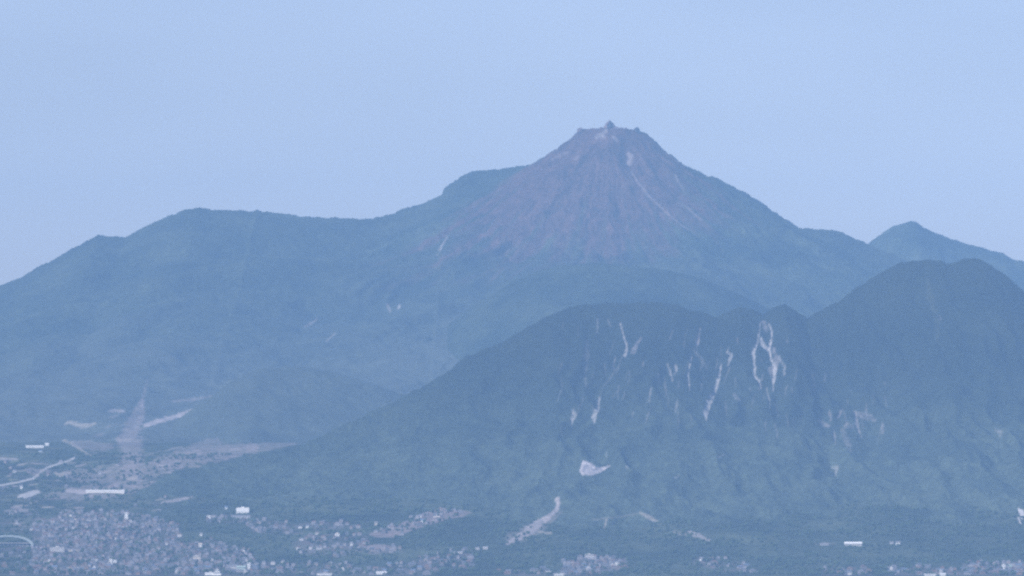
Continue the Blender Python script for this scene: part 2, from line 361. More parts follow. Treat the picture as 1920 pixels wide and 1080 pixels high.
FEATURES = []       # bare patches cut out of the sheets: (owner, name, pixel centre, object)
def sheet(name, owner, xs, ys, zf, albedo, also=()):
    X, Y = np.meshgrid(xs, ys)
    Z = zf(X, Y)
    C = albedo(X, Y, Z)
    u, v = project(X, Y, Z)
    facing = np.ones(X.shape, bool)
    if owner == 'F': facing = Y < np.interp(X, FX, FY) + 5
    if owner == 'V': facing = Y < np.interp(X, VX, VY)
    if owner == 'D': facing = Y < CONE_Y + 60
    rag = fbm(X / 22, Y / 30, 3, 91) * 1.6
    near, other = np.full(X.shape, -1, np.int32), None
    strength = np.zeros(X.shape)
    for i, (own, nm, c, a, pts) in enumerate(marks):
        if own != owner and not (own in 'TV' and owner in 'TV') and not (own == 'F' and owner == 'T' and pts[-1][1] > 960): continue
        p = np.array(pts)
        pad = p[:, 2].max() + 4
        box = facing & (u > p[:, 0].min() - pad) & (u < p[:, 0].max() + pad) & (v > p[:, 1].min() - pad) & (v < p[:, 1].max() + pad)
        if not box.any(): continue
        m = stroke(pts, u[box], v[box], rag[box])
        fray = np.clip(1 + 0.5 * rag[box], 0.35, 1.25) if nm is None else (np.clip(0.95 + 0.5 * rag[box], 0.45, 1.15) if nm == SC else 1.0)
        if nm in (SC, None) and own in 'FD': a = a * 0.64
        k = (a * m * fray)[:, None]
        if nm == SC and owner == 'F': Z[box] -= 5.0 * m
        C[box] = C[box] * (1 - k) + np.array(c) * k * (1 + 0.10 * rag[box])[:, None]
        if nm and own == owner:
            sub = near[box]; st = strength[box]; hit = (m > 0.5) & (m >= st)
            sub[hit] = i; st[hit] = m[hit]; near[box] = sub; strength[box] = st
    for own, poly, c, a, idx in (('F', QUARRY, (0.46, 0.42, 0.42), .88, 900), ('T', TERRACE, (0.30, 0.23, 0.22), .55, -1), ('F', TERRACE, (0.30, 0.23, 0.22), .55, -1), ('T', TERRACE2, SOIL, .6, -1), ('F', TERRACE2, SOIL, .6, -1)):
        if own != owner: continue
        m = inside(poly, u + 2 * rag, v + rag) & facing
        C[m] = C[m] * (1 - a) + np.array(c) * a * (1 + 0.22 * rag[m])[:, None]
        if idx > 0: near[m] = idx
    nx, ny = len(xs), len(ys)
    idx = np.arange(nx * ny).reshape(ny, nx)
    q = np.stack([idx[:-1, :-1], idx[:-1, 1:], idx[1:, 1:], idx[1:, :-1]], -1).reshape(-1, 4)
    V = np.stack([X, Y, Z], -1).reshape(-1, 3); C = np.clip(C.reshape(-1, 3), 0.004, 0.9)
    nr = near.reshape(-1)[q]
    face = np.where((nr >= 0).sum(1) >= 2, nr.max(1), -1)
    main = q[face < 0]
    o = link(name, mesh_from(name, V, main, C, GROUND))
    for i in np.unique(face[face >= 0]):
        fq = q[face == i]
        ids, inv = np.unique(fq, return_inverse=True)
        nm = 'quarry' if i == 900 else marks[i][1]
        me = mesh_from(nm, V[ids], inv.reshape(-1, 4), C[ids], GROUND)
        pu, pv = project(*V[ids].mean(0))
        part = nm in (SC, 'quarry')
        c = link(nm, me, o if part else None)
        FEATURES.append((owner, nm, pu, pv, len(fq), c, i))
    return o

# ------------------------------------------------------------------ ground colours
def woods(X, Y, light=0.0, patch=1.0):
    n1 = fbm(X / 28, Y / 40, 3, 101); n2 = fbm(X / 230, Y / 330, 4, 105); n3 = perlin(X / 9, Y / 12, 109)
    k = np.clip(1 + 0.5 * n1 + 0.75 * patch * n2 + 0.35 * n3, 0.3, 2.2)
    base = np.array((0.027, 0.042, 0.022)); pale = np.array((0.062, 0.074, 0.040))
    t = np.clip(0.30 + 0.8 * patch * n2 + light, 0, 1)[..., None]
    return (base * (1 - t) + pale * t) * k[..., None]

def talus_share(X, Y, Z):
    """How much bare ash there is: full on the cone, streaks down the fans below it."""
    dx = X - CONE_X; dy = CONE_Y - Y
    r = np.hypot(dx, dy); ph = np.arctan2(dx, dy)
    u, v = project(X, Y, Z)
    lim = np.interp(ph, [-1.6, -1.1, -0.75, -0.35, 0.0, 0.35, 0.7, 1.1, 1.6], [360, 640, 1060, 1250, 1200, 800, 640, 470, 330])
    st = fbm(ph * 16, r / 700, 3, 121) + 0.6 * fbm(ph * 45, r / 420, 2, 125)
    return np.clip(smooth(1.25, 0.55, r / lim + 0.62 * st), 0, 1) * smooth(1.7, 1.2, np.abs(ph) + 0 * r)

def tint_talus(C, X, Y, Z):
    t = talus_share(X, Y, Z)[..., None]
    n = fbm(X / 14, Y / 20, 3, 131)[..., None]; g = fbm(X / 60, Y / 90, 3, 135)[..., None]
    dx = X - CONE_X; dy = CONE_Y - Y
    s = fbm(np.arctan2(dx, dy) * 26, np.hypot(dx, dy) / 260, 3, 139)[..., None]
    rock = np.array((0.086, 0.052, 0.044)) * np.clip(1 + 0.55 * n + 0.65 * g + 0.26 * s, 0.35, 2.0)
    return C * (1 - t) + rock * t

def alb_volcano(X, Y, Z):
    yr = np.interp(X, VX, VY)
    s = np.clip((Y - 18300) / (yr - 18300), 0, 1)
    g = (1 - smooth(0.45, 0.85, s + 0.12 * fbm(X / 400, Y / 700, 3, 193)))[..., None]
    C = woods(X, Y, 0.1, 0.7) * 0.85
    C = C * (1 - 0.75 * g) + 0.75 * g * np.array((0.084, 0.096, 0.080)) * (1 + 0.25 * fbm(X / 120, Y / 260, 3, 195)[..., None])  # pale grass on the lower slopes, its grey-blue also painting in valley haze
    return tint_talus(C, X, Y, Z)
def alb_cone(X, Y, Z):
    return tint_talus(woods(X, Y), X, Y, Z)
def alb_hill(X, Y, Z): return woods(X, Y)
def alb_ridge(X, Y, Z): return woods(X, Y, -0.1) * 0.8
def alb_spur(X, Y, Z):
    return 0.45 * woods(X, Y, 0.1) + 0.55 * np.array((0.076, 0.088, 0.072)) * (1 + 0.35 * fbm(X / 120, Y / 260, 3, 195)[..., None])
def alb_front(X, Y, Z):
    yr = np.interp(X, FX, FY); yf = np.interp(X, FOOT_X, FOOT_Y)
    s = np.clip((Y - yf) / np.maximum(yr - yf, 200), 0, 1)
    low = 1 - smooth(180, 620, Z + 70 * fbm(X / 300, Y / 300, 3, 191))  # low haze painted into the woods: paler and bluer downhill, darker at the crest
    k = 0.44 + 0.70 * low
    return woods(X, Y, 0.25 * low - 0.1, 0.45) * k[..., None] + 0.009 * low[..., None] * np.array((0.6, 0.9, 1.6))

# house quarters, as polygons on the ground plan seen from the bay: (name, polygon, spacing in metres, share)
TOWN = [
 ('old', 'the crowded flat quarter by the shore', [(60,985),(120,962),(200,958),(260,962),(335,985),(350,1030),(350,1079),(60,1079)], 15, .85),
 ('west', 'the open quarter near the arched hall', [(0,1028),(60,1022),(70,1079),(0,1079)], 22, .5),
 ('west2', 'the green belt behind the arched hall', [(0,958),(70,958),(90,990),(70,1000),(0,998)], 30, .35),
 ('east', 'the quarter round the market hall', [(350,1016),(400,1012),(470,1036),(490,1079),(350,1079)], 15, .85),
 ('edge', 'the wood edge under the white block', [(385,966),(470,966),(500,972),(560,985),(570,1002),(480,1003),(460,980),(390,980)], 18, .6),
 ('row', 'the row strung along the wood', [(560,980),(690,976),(690,992),(560,994)], 16, .55),
 ('mid', 'the loose quarter between woods', [(545,1018),(600,1000),(690,1004),(690,1032),(640,1046),(560,1040)], 17, .62),
 ('terrace', 'the bare brown terrace', [(690,1000),(750,980),(800,958),(850,954),(870,966),(800,985),(750,1006)], 16, .62),
 ('terrace2', 'the small brown knoll', [(680,1022),(740,1022),(760,1036),(690,1040)], 16, .7),
 ('shore', 'the shore under the wooded slope', [(490,1054),(640,1056),(700,1066),(790,1046),(800,1079),(490,1079)], 17, .62),
 ('cove', 'the hollow at the wood corner', [(790,1046),(830,1036),(885,1030),(890,1066),(800,1075)], 16, .66),
 ('port', 'the lone little harbour quarter', [(1055,1052),(1090,1046),(1180,1046),(1175,1068),(1110,1079),(1050,1079)], 13, .9),
 ('lane', 'the lane at the hill foot', [(1300,1042),(1350,1046),(1425,1060),(1425,1074),(1360,1072),(1300,1058)], 18, .5),
 ('cape', 'the few roofs under the long hall', [(1540,1066),(1625,1062),(1635,1079),(1540,1079)], 16, .6),
 ('farshore', 'the far thin shore strip', [(1665,1066),(1720,1060),(1805,1070),(1805,1079),(1660,1079)], 15, .75),
 ('corner', 'the packed quarter at the shore end', [(1805,1056),(1930,1054),(1930,1079),(1805,1079)], 13, .9),
 ('farms', 'the farmland above the town', [(0,865),(130,862),(320,880),(360,935),(300,955),(80,955),(0,945)], 46, .35),
 ('bay', 'the strip along the shore road', [(930,1068),(1055,1070),(1055,1079),(930,1079)], 17, .6),
]
def alb_plain(X, Y, Z):
    C = woods(X, Y, 0.30)
    u, v = project(X, Y, Z)
    for _, _, poly, sp, share in TOWN:
        m = inside(poly, u, v)
        if not m.any(): continue
        k = (np.clip(0.62 * share + 0.9 * fbm(X[m] / 60, Y[m] / 80, 3, 151), 0, 0.9) * (0.8 if sp < 40 else 0.3))[:, None]
        C[m] = C[m] * (1 - k) + np.array((0.19, 0.155, 0.165)) * k
    # fields round the fan
    f = smooth(0.12, 0.3, fbm(X / 150, Y / 90, 3, 161)) * smooth(-700, -900, X) * smooth(17300, 17700, Y)
    C = C * (1 - 0.4 * f[..., None]) + 0.4 * f[..., None] * np.array((0.17, 0.165, 0.10))
    return C

# ------------------------------------------------------------------ the land
XW = axis((-6500, -3200, 150), (-3200, -2150, 40), (-2150, 2150, 5), (2150, 3200, 40), (3200, 6500, 150))
mountain = sheet('mountain', 'V', XW, axis((18250, 19400, 8), (19400, 27700, 11), (27700, 31500, 120)), h_volcano, alb_volcano)
tag(mountain, 'broad blue-green volcano flank with a long saddle ridge around the bare cone', 'mountain', kind='structure')
dome = sheet('lava_dome', 'D', axis((CONE_X - 1250, CONE_X + 1250, 4.5)), axis((25300, 27000, 5), (27000, 28000, 30)), h_cone, alb_cone)
tag(dome, 'bare purplish-brown flat-topped lava cone rising from the green mountain', 'lava dome', kind='structure')
ridge_o = sheet('ridge', 'H', axis((float(HX[0]), float(HX[-1]), 6)), axis((22400, 24700, 8)), h_ridge, alb_ridge)
tag(ridge_o, 'smooth dark wooded shoulder just under the bare cone', 'ridge', kind='structure')
spur = sheet('ridge', 'L', axis((float(LX[0]), float(LX[-1]), 6)), axis((20000, 23000, 8)), h_spur, alb_spur)
tag(spur, 'low hazy wooded spur behind the front hill, left of its long slope', 'ridge', kind='structure')
far = sheet('hill', 'B', axis((float(BX[0]), float(BX[-1]), 7)), axis((27600, 30400, 14)), h_far, alb_hill)
tag(far, 'pale blue pointed hill farthest away beyond the volcano shoulder', 'hill', kind='structure')
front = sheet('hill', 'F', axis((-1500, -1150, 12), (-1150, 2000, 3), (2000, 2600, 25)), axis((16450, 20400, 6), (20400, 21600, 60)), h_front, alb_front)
tag(front, 'dark wooded twin-topped hill in front with pale landslide scars and a quarry', 'hill', kind='structure')
plain = sheet('terrain', 'T', axis((-6500, -3000, 150), (-3000, -1600, 25), (-1600, 1600, 4), (1600, 3000, 25), (3000, 6500, 150)), axis((15800, 16200, 12), (16200, 19500, 6), (19500, 20500, 60)), h_plain, alb_plain)
tag(plain, 'gently rising coastal plain with fields, town and scattered woods', 'terrain', kind='structure')

# labels of the bare patches
WHERE = {'road': 'pale road', 'field': 'bare pale field'}
fields = {}
FEATURE_LABELS = {
 'field': [((150,795), 'pale curved field strip highest above the town, under the blue slope'), ((218,771), 'small pinkish clearing beside the brown gully, above the farmland'),
   ((330,780), 'long pale pink field wedge slanting up to the right of the brown gully'), ((142,838), 'thin pale slanting strip edging a brown field above the farmland'),
   ((8,860), 'pale level strip at the very edge of the photo below the long white shed'), ((118,888), 'short pale field beside the slanting pale road'),
   ((55,927), 'bright pale field below the road end, near the photo edge'), ((144,922), 'dull pink field touching the end of the long white greenhouse'),
   ((300,918), 'level pale field right of the long white greenhouse'), ((330,938), 'narrow pale field slanting up towards the road bend at the wood'),
   ((250,896), 'small pale field just above the long white greenhouse'), ((138,1066), 'pale level strip by the shore under the crowded town'),
   ((1135,983), 'tiny upright pale clearing in the wood below the quarry'), ((1005,985), 'long pale ash field slanting down the foot of the front hill'),
   ((1021,999), 'little straw coloured field beside the long slanting ash field'), ((1219,971), 'narrow straw coloured field slanting down in the hill woods'),
   ((1306,1004), 'short pinkish field lowest on the hill, right of the narrow straw field')],
 'road': [((85,885), 'pale road slanting up through the farmland beside the small white house'), ((350,912), 'faint pale road curving up along the edge of the wood'), ((180,1015), 'short pale road running down through the crowded town')],
 'quarry': [((1105,880), 'white quarry face'), ((1912,968), 'white quarry at the end of the hill')]}
for own, nm, pu, pv, n, o, i in FEATURES:
    if nm in ('field', 'road'):
        (cx, cy), lab = min(FEATURE_LABELS[nm], key=lambda e: (e[0][0] - pu) ** 2 + (e[0][1] - pv) ** 2)
        tag(o, lab, nm, kind='structure')

# the plug of rock on the cone
def rock_mesh(name, rx, ry, h, seed, lean=0.0, peak=1.0):
    n, k = 20, 12
    vs, fs = [], []
    for j in range(k + 1):
        t = j / k
        for i in range(n):
            a = 2 * math.pi * i / n
            rr = (1 - t) ** 0.9 * 0.96 + 0.04
            q = 1 + 0.22 * float(perlin(np.array(math.cos(a) * 1.7 + 4.1 + seed), np.array(math.sin(a) * 1.7 + t * 2.5 + 2.2), seed)) + 0.12 * float(perlin(np.array(a * 2.3), np.array(t * 6.1), seed + 3))
            vs.append((rx * rr * q * math.cos(a) + lean * t, ry * rr * q * math.sin(a), h * t * peak - 12 * (j == 0)))
    for j in range(k):
        for i in range(n):
            fs.append((j * n + i, j * n + (i + 1) % n, (j + 1) * n + (i + 1) % n, (j + 1) * n + i))
    me = bpy.data.meshes.new(name); me.from_pydata(vs, [], fs + [tuple(range(k * n, k * n + n))]); me.update()
    return me
ROCKM = mottled('weathered_lava', (0.17, 0.125, 0.12), 0.12, 0.45)
ROCKD = mottled('dark_lava', (0.045, 0.04, 0.045), 0.15, 0.4)
def rock(name, u, vbase, Y, wpx, hpx, seed, mat, lean=0, depth=0.8):
    x, z = point(u, vbase, Y)
    s = Y / F
    me = rock_mesh(name, wpx * s / 2, wpx * s / 2 * depth, hpx * s, seed, lean)
    me.materials.append(mat)
    o = link(name, me, dome); o.location = (float(x), Y, float(z))
    return o
rock('lava_spine', 1142, 242, 26740, 30, 17, 3, ROCKM, 2)
rock('spine_tip', 1143.5, 236, 26722, 11, 10.5, 7, ROCKD, 1)
for u, vb, w, h, sd in ((1088, 241, 11, 3.2, 11), (1174, 240, 6, 2.4, 13), (1194, 240.5, 11, 3.6, 15), (1112, 242, 26, 3, 17), (1166, 241, 26, 3, 19), (1127, 243, 20, 6, 31), (1156, 241, 18, 5, 41)):
    rock('boulder', u, vb + 1, 26682 + (sd % 5) * 6, w, h, sd, ROCKM if sd % 3 else ROCKD)

# ------------------------------------------------------------------ sea
sx, sy = np.meshgrid(np.array([-9500., 9500.]), np.array([-2500., 16150.]))
sea_me = mesh_from('sea', np.stack([sx, sy, 0 * sx], -1).reshape(-1, 3), np.array([[0, 1, 3, 2]]), None, None, False)
SEAM, sb = principled('sea_water', (0.02, 0.05, 0.07), 0.12, 0.5)
nt = SEAM.node_tree; tcn = nt.nodes.new('ShaderNodeTexCoord'); nn = nt.nodes.new('ShaderNodeTexNoise'); nn.inputs['Scale'].default_value = 0.15; nn.inputs['Detail'].default_value = 6
bp = nt.nodes.new('ShaderNodeBump'); bp.inputs['Strength'].default_value = 0.6; bp.inputs['Distance'].default_value = 1.0
nt.links.new(tcn.outputs['Object'], nn.inputs['Vector']); nt.links.new(nn.outputs['Fac'], bp.inputs['Height']); nt.links.new(bp.outputs['Normal'], sb.inputs['Normal'])
sea_me.materials.append(SEAM)
tag(link('sea', sea_me), 'dark blue bay water in front of the shore', 'sea', kind='structure')

# ------------------------------------------------------------------ where things stand: walk along the line of sight down to the ground
GY = np.arange(16060, 20400, 4.0)
_lx = np.arange(-1720, 1721, 10.0)
def ground(X, Y):
    X = np.asarray(X, float); Y = np.asarray(Y, float)
    return np.maximum(h_plain(X, Y), np.where(Y > 16450, h_front(X, Y), -1e3))
_lm = ground(*np.meshgrid(_lx, GY))
_gi = np.arange(len(GY))
def land(u, v):
    x, z = point(u, v, GY)
    fx = np.clip((x + 1720) / 10.0, 0, len(_lx) - 1.001); i0 = fx.astype(int); t = fx - i0
    d = _lm[_gi, i0] * (1 - t) + _lm[_gi, i0 + 1] * t - z
    i = int(np.argmax(d >= 0))
    if d[i] < 0: return None
    return float(x[i]), float(GY[i]), float(ground(x[i], GY[i]))

# ------------------------------------------------------------------ buildings
def solid(name, boxes, mats):
    """boxes: (x0,x1,y0,y1,z0,z1, material index) or ('gable', x0,x1,y0,y1,z0,z1, material)."""
    vs, fs, mi = [], [], []
    for b in boxes:
        if b[0] == 'gable':
            _, x0, x1, y0, y1, z0, z1, m = b
            n = len(vs); ym = (y0 + y1) / 2
            vs += [(x0, y0, z0), (x1, y0, z0), (x1, y1, z0), (x0, y1, z0), (x0, ym, z1), (x1, ym, z1)]
            fs += [(n, n + 1, n + 5, n + 4), (n + 2, n + 3, n + 4, n + 5), (n, n + 4, n + 3), (n + 1, n + 2, n + 5), (n, n + 3, n + 2, n + 1)]
            mi += [m] * 5
        elif b[0] == 'hip':
            _, x0, x1, y0, y1, z0, z1, m = b
            n = len(vs); ym = (y0 + y1) / 2; e = min((y1 - y0) / 2, (x1 - x0) * 0.49)
            vs += [(x0, y0, z0), (x1, y0, z0), (x1, y1, z0), (x0, y1, z0), (x0 + e, ym, z1), (x1 - e, ym, z1)]
            fs += [(n, n + 1, n + 5, n + 4), (n + 2, n + 3, n + 4, n + 5), (n, n + 4, n + 3), (n + 1, n + 2, n + 5), (n, n + 3, n + 2, n + 1)]
            mi += [m] * 5
        else:
            x0, x1, y0, y1, z0, z1, m = b
            n = len(vs)
            vs += [(x0, y0, z0), (x1, y0, z0), (x1, y1, z0), (x0, y1, z0), (x0, y0, z1), (x1, y0, z1), (x1, y1, z1), (x0, y1, z1)]
            fs += [(n, n + 1, n + 5, n + 4), (n + 1, n + 2, n + 6, n + 5), (n + 2, n + 3, n + 7, n + 6), (n + 3, n, n + 4, n + 7), (n + 4, n + 5, n + 6, n + 7), (n, n + 3, n + 2, n + 1)]
            mi += [m] * 6
    me = bpy.data.meshes.new(name); me.from_pydata(vs, [], fs)
    for m in mats: me.materials.append(m)
    me.polygons.foreach_set('material_index', mi); me.update()
    return me

WHITE = mottled('white_render', (0.80, 0.80, 0.78), 0.2, 0.06, 0.6)
OFFW = mottled('off_white_render', (0.50, 0.485, 0.47), 0.2, 0.12, 0.7)
CREAM = mottled('cream_render', (0.60, 0.53, 0.44), 0.2, 0.12, 0.7)
GREYW = mottled('grey_render', (0.40, 0.40, 0.41), 0.2, 0.12, 0.7)
TIMB = mottled('brown_boards', (0.22, 0.15, 0.11), 0.3, 0.2, 0.8)
TILE = mottled('slate_grey_tiles', (0.13, 0.14, 0.16), 0.5, 0.25, 0.6)
TILEB = mottled('brown_tiles', (0.17, 0.115, 0.095), 0.5, 0.25, 0.7)
TILEL = mottled('weathered_pale_tiles', (0.22, 0.21, 0.22), 0.5, 0.2, 0.6)
TILEU = mottled('blue_metal_sheets', (0.14, 0.20, 0.30), 0.5, 0.2, 0.4)
TILER = mottled('red_brown_tiles', (0.17, 0.10, 0.085), 0.5, 0.2, 0.7)
GREENM = mottled('pale_green_sheets', (0.42, 0.52, 0.46), 0.2, 0.12, 0.5)
GLASSD, _b = principled('dark_window_glass', (0.05, 0.06, 0.07), 0.2, 0.5)
PLASTIC = mottled('greenhouse_film', (0.74, 0.72, 0.68), 0.15, 0.08, 0.4)
ARCHM = mottled('pale_green_steel', (0.32, 0.37, 0.37), 0.2, 0.1, 0.5)
STEELW = mottled('pale_steel', (0.66, 0.70, 0.70), 0.2, 0.08, 0.4)

DULLW = mottled('weathered_white_render', (0.26, 0.245, 0.25), 0.2, 0.15, 0.8)
DULLC = mottled('weathered_cream_render', (0.24, 0.205, 0.185), 0.2, 0.15, 0.8)
DULLG = mottled('weathered_grey_render', (0.14, 0.14, 0.15), 0.2, 0.15, 0.8)
HOUSE = [  # kind words, wall, roof, (w, d, h, roof rise), form
 ('white', 'slate grey', DULLW, TILE, (11, 9, 5.6, 2.6), 'hip'), ('cream', 'brown', DULLC, TILEB, (10, 8, 5.4, 2.6), 'gable'),
 ('grey', 'slate grey', DULLG, TILE, (12, 9, 5.2, 2.6), 'gable'), ('pale', 'weathered grey', DULLW, TILEL, (13, 9, 5.8, 2.2), 'hip'),
 ('timber', 'brown', TIMB, TILEB, (11, 9, 4.6, 2.6), 'hip'), ('pale', 'blue', DULLW, TILEU, (10, 8, 5.8, 2.0), 'gable'),
 ('cream', 'red-brown', DULLC, TILER, (10, 9, 5.6, 2.4), 'hip'), ('white', 'flat', OFFW, OFFW, (9, 8, 7.0, 0.5), 'flat')]
HOUSE_ME = []
for i, (ww, rw, wm, rm, (w, d, h, rise), form) in enumerate(HOUSE):
    b = [(-w / 2, w / 2, -d / 2, d / 2, -6, h, 0)]
    if form == 'flat': b += [(-w / 2 - .2, w / 2 + .2, -d / 2 - .2, d / 2 + .2, h, h + rise, 1), (-w / 4, w / 4, -1, 2.2, h + rise, h + rise + 2.2, 0)]
    else: b += [(form, -w / 2 - .7, w / 2 + .7, -d / 2 - .7, d / 2 + .7, h, h + rise, 1)]
    for x in (-w * .30, 0.02, w * .28):   # a few openings towards the bay
        b += [(x - .8, x + .8, -d / 2 - .05, -d / 2 + .1, 0.9, 2.2, 2)]
        if h > 5: b += [(x - .8, x + .8, -d / 2 - .05, -d / 2 + .1, 3.6, 4.8, 2)]
    if i in (0, 3, 6): b += [(w / 2, w / 2 + 3.4, -d / 2 + 1, d / 2 - 2, -6, 2.9, 0), ('gable', w / 2 + .05, w / 2 + 3.8, -d / 2 + .6, d / 2 - 1.6, 2.9, 4.2, 1)]
    HOUSE_ME.append(solid('house', b, [wm, rm, GLASSD]))

taken = []          # (X, Y, radius)
def free(x, y, r):
    return all((x - a) ** 2 + (y - b) ** 2 > (r + c) ** 2 for a, b, c in taken)

def building(name, label, cat, u, vbase, wpx, hpx, wall, roof, depth=14.0, form='flat', storeys=2, bays=6, rise=2.5, group=None, rz=0.0, glass=True, sill=.36, tall=.4):
    p = land(u, vbase)
    if p is None: return None
    x, y, z = p
    s = y / F
    w, h = wpx * s, max(hpx * s, 3.0)
    r = bpy.data.objects.new(name, None); col.objects.link(r); r.location = (x, y + depth / 2, z); r.rotation_euler.z = rz
    tag(r, label, cat, group)
    hw = h if form == 'flat' else max(h - rise, h * 0.55)
    link('wall', solid('wall', [(-w / 2, w / 2, -depth / 2, depth / 2, -9, hw, 0)], [wall]), r)
    if form == 'flat':
        rb = [(-w / 2 - .3, w / 2 + .3, -depth / 2 - .3, depth / 2 + .3, hw, hw + 0.6, 0)]
        if w > 16: rb += [(-w / 8, w / 10, -1, 3, hw + 0.6, hw + 2.6, 0)]
    else: rb = [(form, -w / 2 - .8, w / 2 + .8, -depth / 2 - .8, depth / 2 + .8, hw, h + 0.3, 0)]
    link('roof', solid('roof', rb, [roof]), r)
    if glass:
        fh = hw / storeys; ww_ = w / bays * (.32 if storeys > 1 else .2)
        if storeys == 1: tall = min(tall, .24)
        wm = solid('window', [(-ww_, ww_, -.06, .2, 0, fh * tall, 0)], [GLASSD])
        for k in range(storeys):
            for j in range(bays):
                wo = link('window', wm, r); wo.location = (-w / 2 + w * (j + .5) / bays, -depth / 2, k * fh + fh * sill)
    taken.append((x, y + depth / 2, math.hypot(w, depth) / 2 + 3))
    return r

B = building
B('white_block', 'long bright white block alone on the dark wood edge above the town', 'building', 455, 962.5, 24, 9.5, WHITE, WHITE, 16, storeys=1, bays=9, sill=.08, tall=.16)
B('low_hall', 'low grey-white hall just under the long bright white block', 'building', 451, 972, 36, 6, GREYW, TILEL, 14, 'gable', 1, 7)
B('white_house', 'brilliant white square house left of the long white block, with a low wing', 'house', 391.5, 975, 7, 8, WHITE, WHITE, 9, storeys=2, bays=3)
B('side_wing', 'low white annexe just right of the brilliant white square house', 'annexe', 400.5, 970, 8, 4, OFFW, TILEL, 8, 'gable', 1, 3)
B('blue_house', 'small pale blue house up on the wood edge left of the long white block', 'house', 424, 955, 5, 6, STEELW, TILEU, 8, 'gable', 2, 2)
B('apartment_block', 'slim white apartment block standing above the crowded town roofs', 'apartment block', 237, 974, 6, 13, WHITE, WHITE, 10, storeys=4, bays=3)
B('long_shed', 'long white shed highest on the farmland by the photo edge', 'shed', 65, 840, 33, 4.5, WHITE, WHITE, 14, 'gable', 1, 9, 2)
B('white_house', 'tiny white house just right of the long white shed', 'house', 88, 835.5, 7, 4.5, WHITE, WHITE, 8, 'gable', 1, 2, 2)
B('blue_shed', 'small pale blue shed just below the long white shed', 'shed', 76, 847.5, 7, 3, STEELW, TILEU, 8, 'gable', 1, 2, 1.5)
B('greenhouse', 'very long low white greenhouse glaring in the brown fields', 'greenhouse', 197, 924, 72, 5.5, PLASTIC, PLASTIC, 20, 'gable', 1, 24, 3, glass=False)
B('white_house', 'white upright house at the lower end of the slanting pale road', 'house', 40, 917, 5, 8, WHITE, TILEL, 8, 'gable', 2, 2)
B('white_house', 'white house on the brown field above the long greenhouse', 'house', 187, 890, 5, 6, OFFW, TILEL, 8, 'gable', 2, 2)
B('white_house', 'pale house at the left end of the farmland, near the photo edge', 'house', 27, 886.5, 7, 5, OFFW, TILEL, 8, 'gable', 1, 3, 2)
B('school', 'pale long school block with big windows, right of the arched hall', 'school', 107, 1035, 27, 9, OFFW, OFFW, 14, storeys=3, bays=7)
B('low_hall', 'low pinkish hall joined in line to the pale school block', 'building', 134, 1034, 21, 5, CREAM, TILEL, 12, 'gable', 1, 6, 2)
B('office_block', 'bright white stepped office tower in the lower crowded town', 'office block', 207.5, 1059, 6.5, 11, WHITE, WHITE, 10, storeys=4, bays=3)
B('annexe', 'white low annexe right of the stepped white office tower', 'annexe', 215.5, 1055.5, 6, 6, WHITE, TILEL, 9, storeys=2, bays=2)
B('beige_block', 'pale beige flat-roofed block in the quarter left of the market hall', 'building', 369, 1051, 14, 8, CREAM, OFFW, 12, storeys=2, bays=5)
B('tower_block', 'slim white tower block right of the big pale green market hall', 'tower block', 466.5, 1068, 6, 12, WHITE, WHITE, 9, storeys=4, bays=2)
B('market_hall', 'big pale green market hall near the shore with a long low roof', 'market hall', 452, 1071, 16, 10, GREENM, GREENM, 20, 'gable', 2, 4, 3)
B('market_wing', 'long low grey wing left of the big pale green market hall', 'building', 434, 1067, 20, 8, OFFW, TILEL, 14, 'gable', 2, 6, 3)
B('shore_hall', 'long white hall on the bottom shore left of the pointed white tower', 'building', 395, 1078.5, 22, 5, WHITE, OFFW, 10, storeys=1, bays=6)
B('white_house', 'white house with a dark roof at the end of the wood-edge row', 'house', 576, 991, 5.5, 7.5, WHITE, TILE, 8, 'gable', 2, 2)
B('low_hall', 'low white hall left of the white house in the wood-edge row', 'building', 564, 990.5, 9, 4, WHITE, TILEL, 8, 'gable', 1, 3, 1.5)
B('white_house', 'bigger cream white house between the wood-edge row and the loose quarter', 'house', 632, 1006, 9, 7, WHITE, CREAM, 9, 'hip', 2, 3)
B('white_house', 'white house standing free above the small brown knoll', 'house', 659, 1023, 5, 7, WHITE, TILEL, 8, 'gable', 2, 2)
B('white_house', 'white gabled house pair in the middle of the loose quarter', 'house', 598, 1031, 12, 7, OFFW, TILEL, 9, 'gable', 2, 4)
B('white_shed', 'bright white long shed on the shore under the wooded slope', 'shed', 715, 1077, 19, 5, WHITE, WHITE, 9, 'gable', 1, 6, 2)
B('quay_shed', 'long white quay shed on the bottom shore beside the market quarter', 'shed', 608, 1079, 28, 4, WHITE, OFFW, 9, 'gable', 1, 9, 1.5)
B('grey_block', 'pale grey flat-roofed block topping the little harbour quarter', 'building', 1105, 1048.5, 16, 8.5, OFFW, OFFW, 12, storeys=2, bays=5)
B('white_house', 'bright little white house at the right end of the harbour quarter', 'house', 1155.5, 1060, 5, 6, WHITE, WHITE, 8, storeys=2, bays=2)
B('white_shed', 'white roadside shed on the bottom shore left of the harbour quarter', 'shed', 1028, 1076, 10, 5, WHITE, OFFW, 8, 'gable', 1, 3, 1.5)
B('quay_hall', 'long white quay hall on the bottom edge joining the harbour quarter', 'building', 1048, 1079.5, 18, 4, WHITE, OFFW, 8, 'gable', 1, 6, 1.5)
B('long_hall', 'long white hall alone in the woods low on the big hill', 'building', 1600, 1023.5, 32, 7, OFFW, WHITE, 14, 'gable', 2, 9, 4)
B('low_hall', 'low greyish hall left of the long white hall in the woods', 'building', 1546, 1022.5, 16, 4, GREYW, TILEL, 10, 'gable', 1, 5, 2)
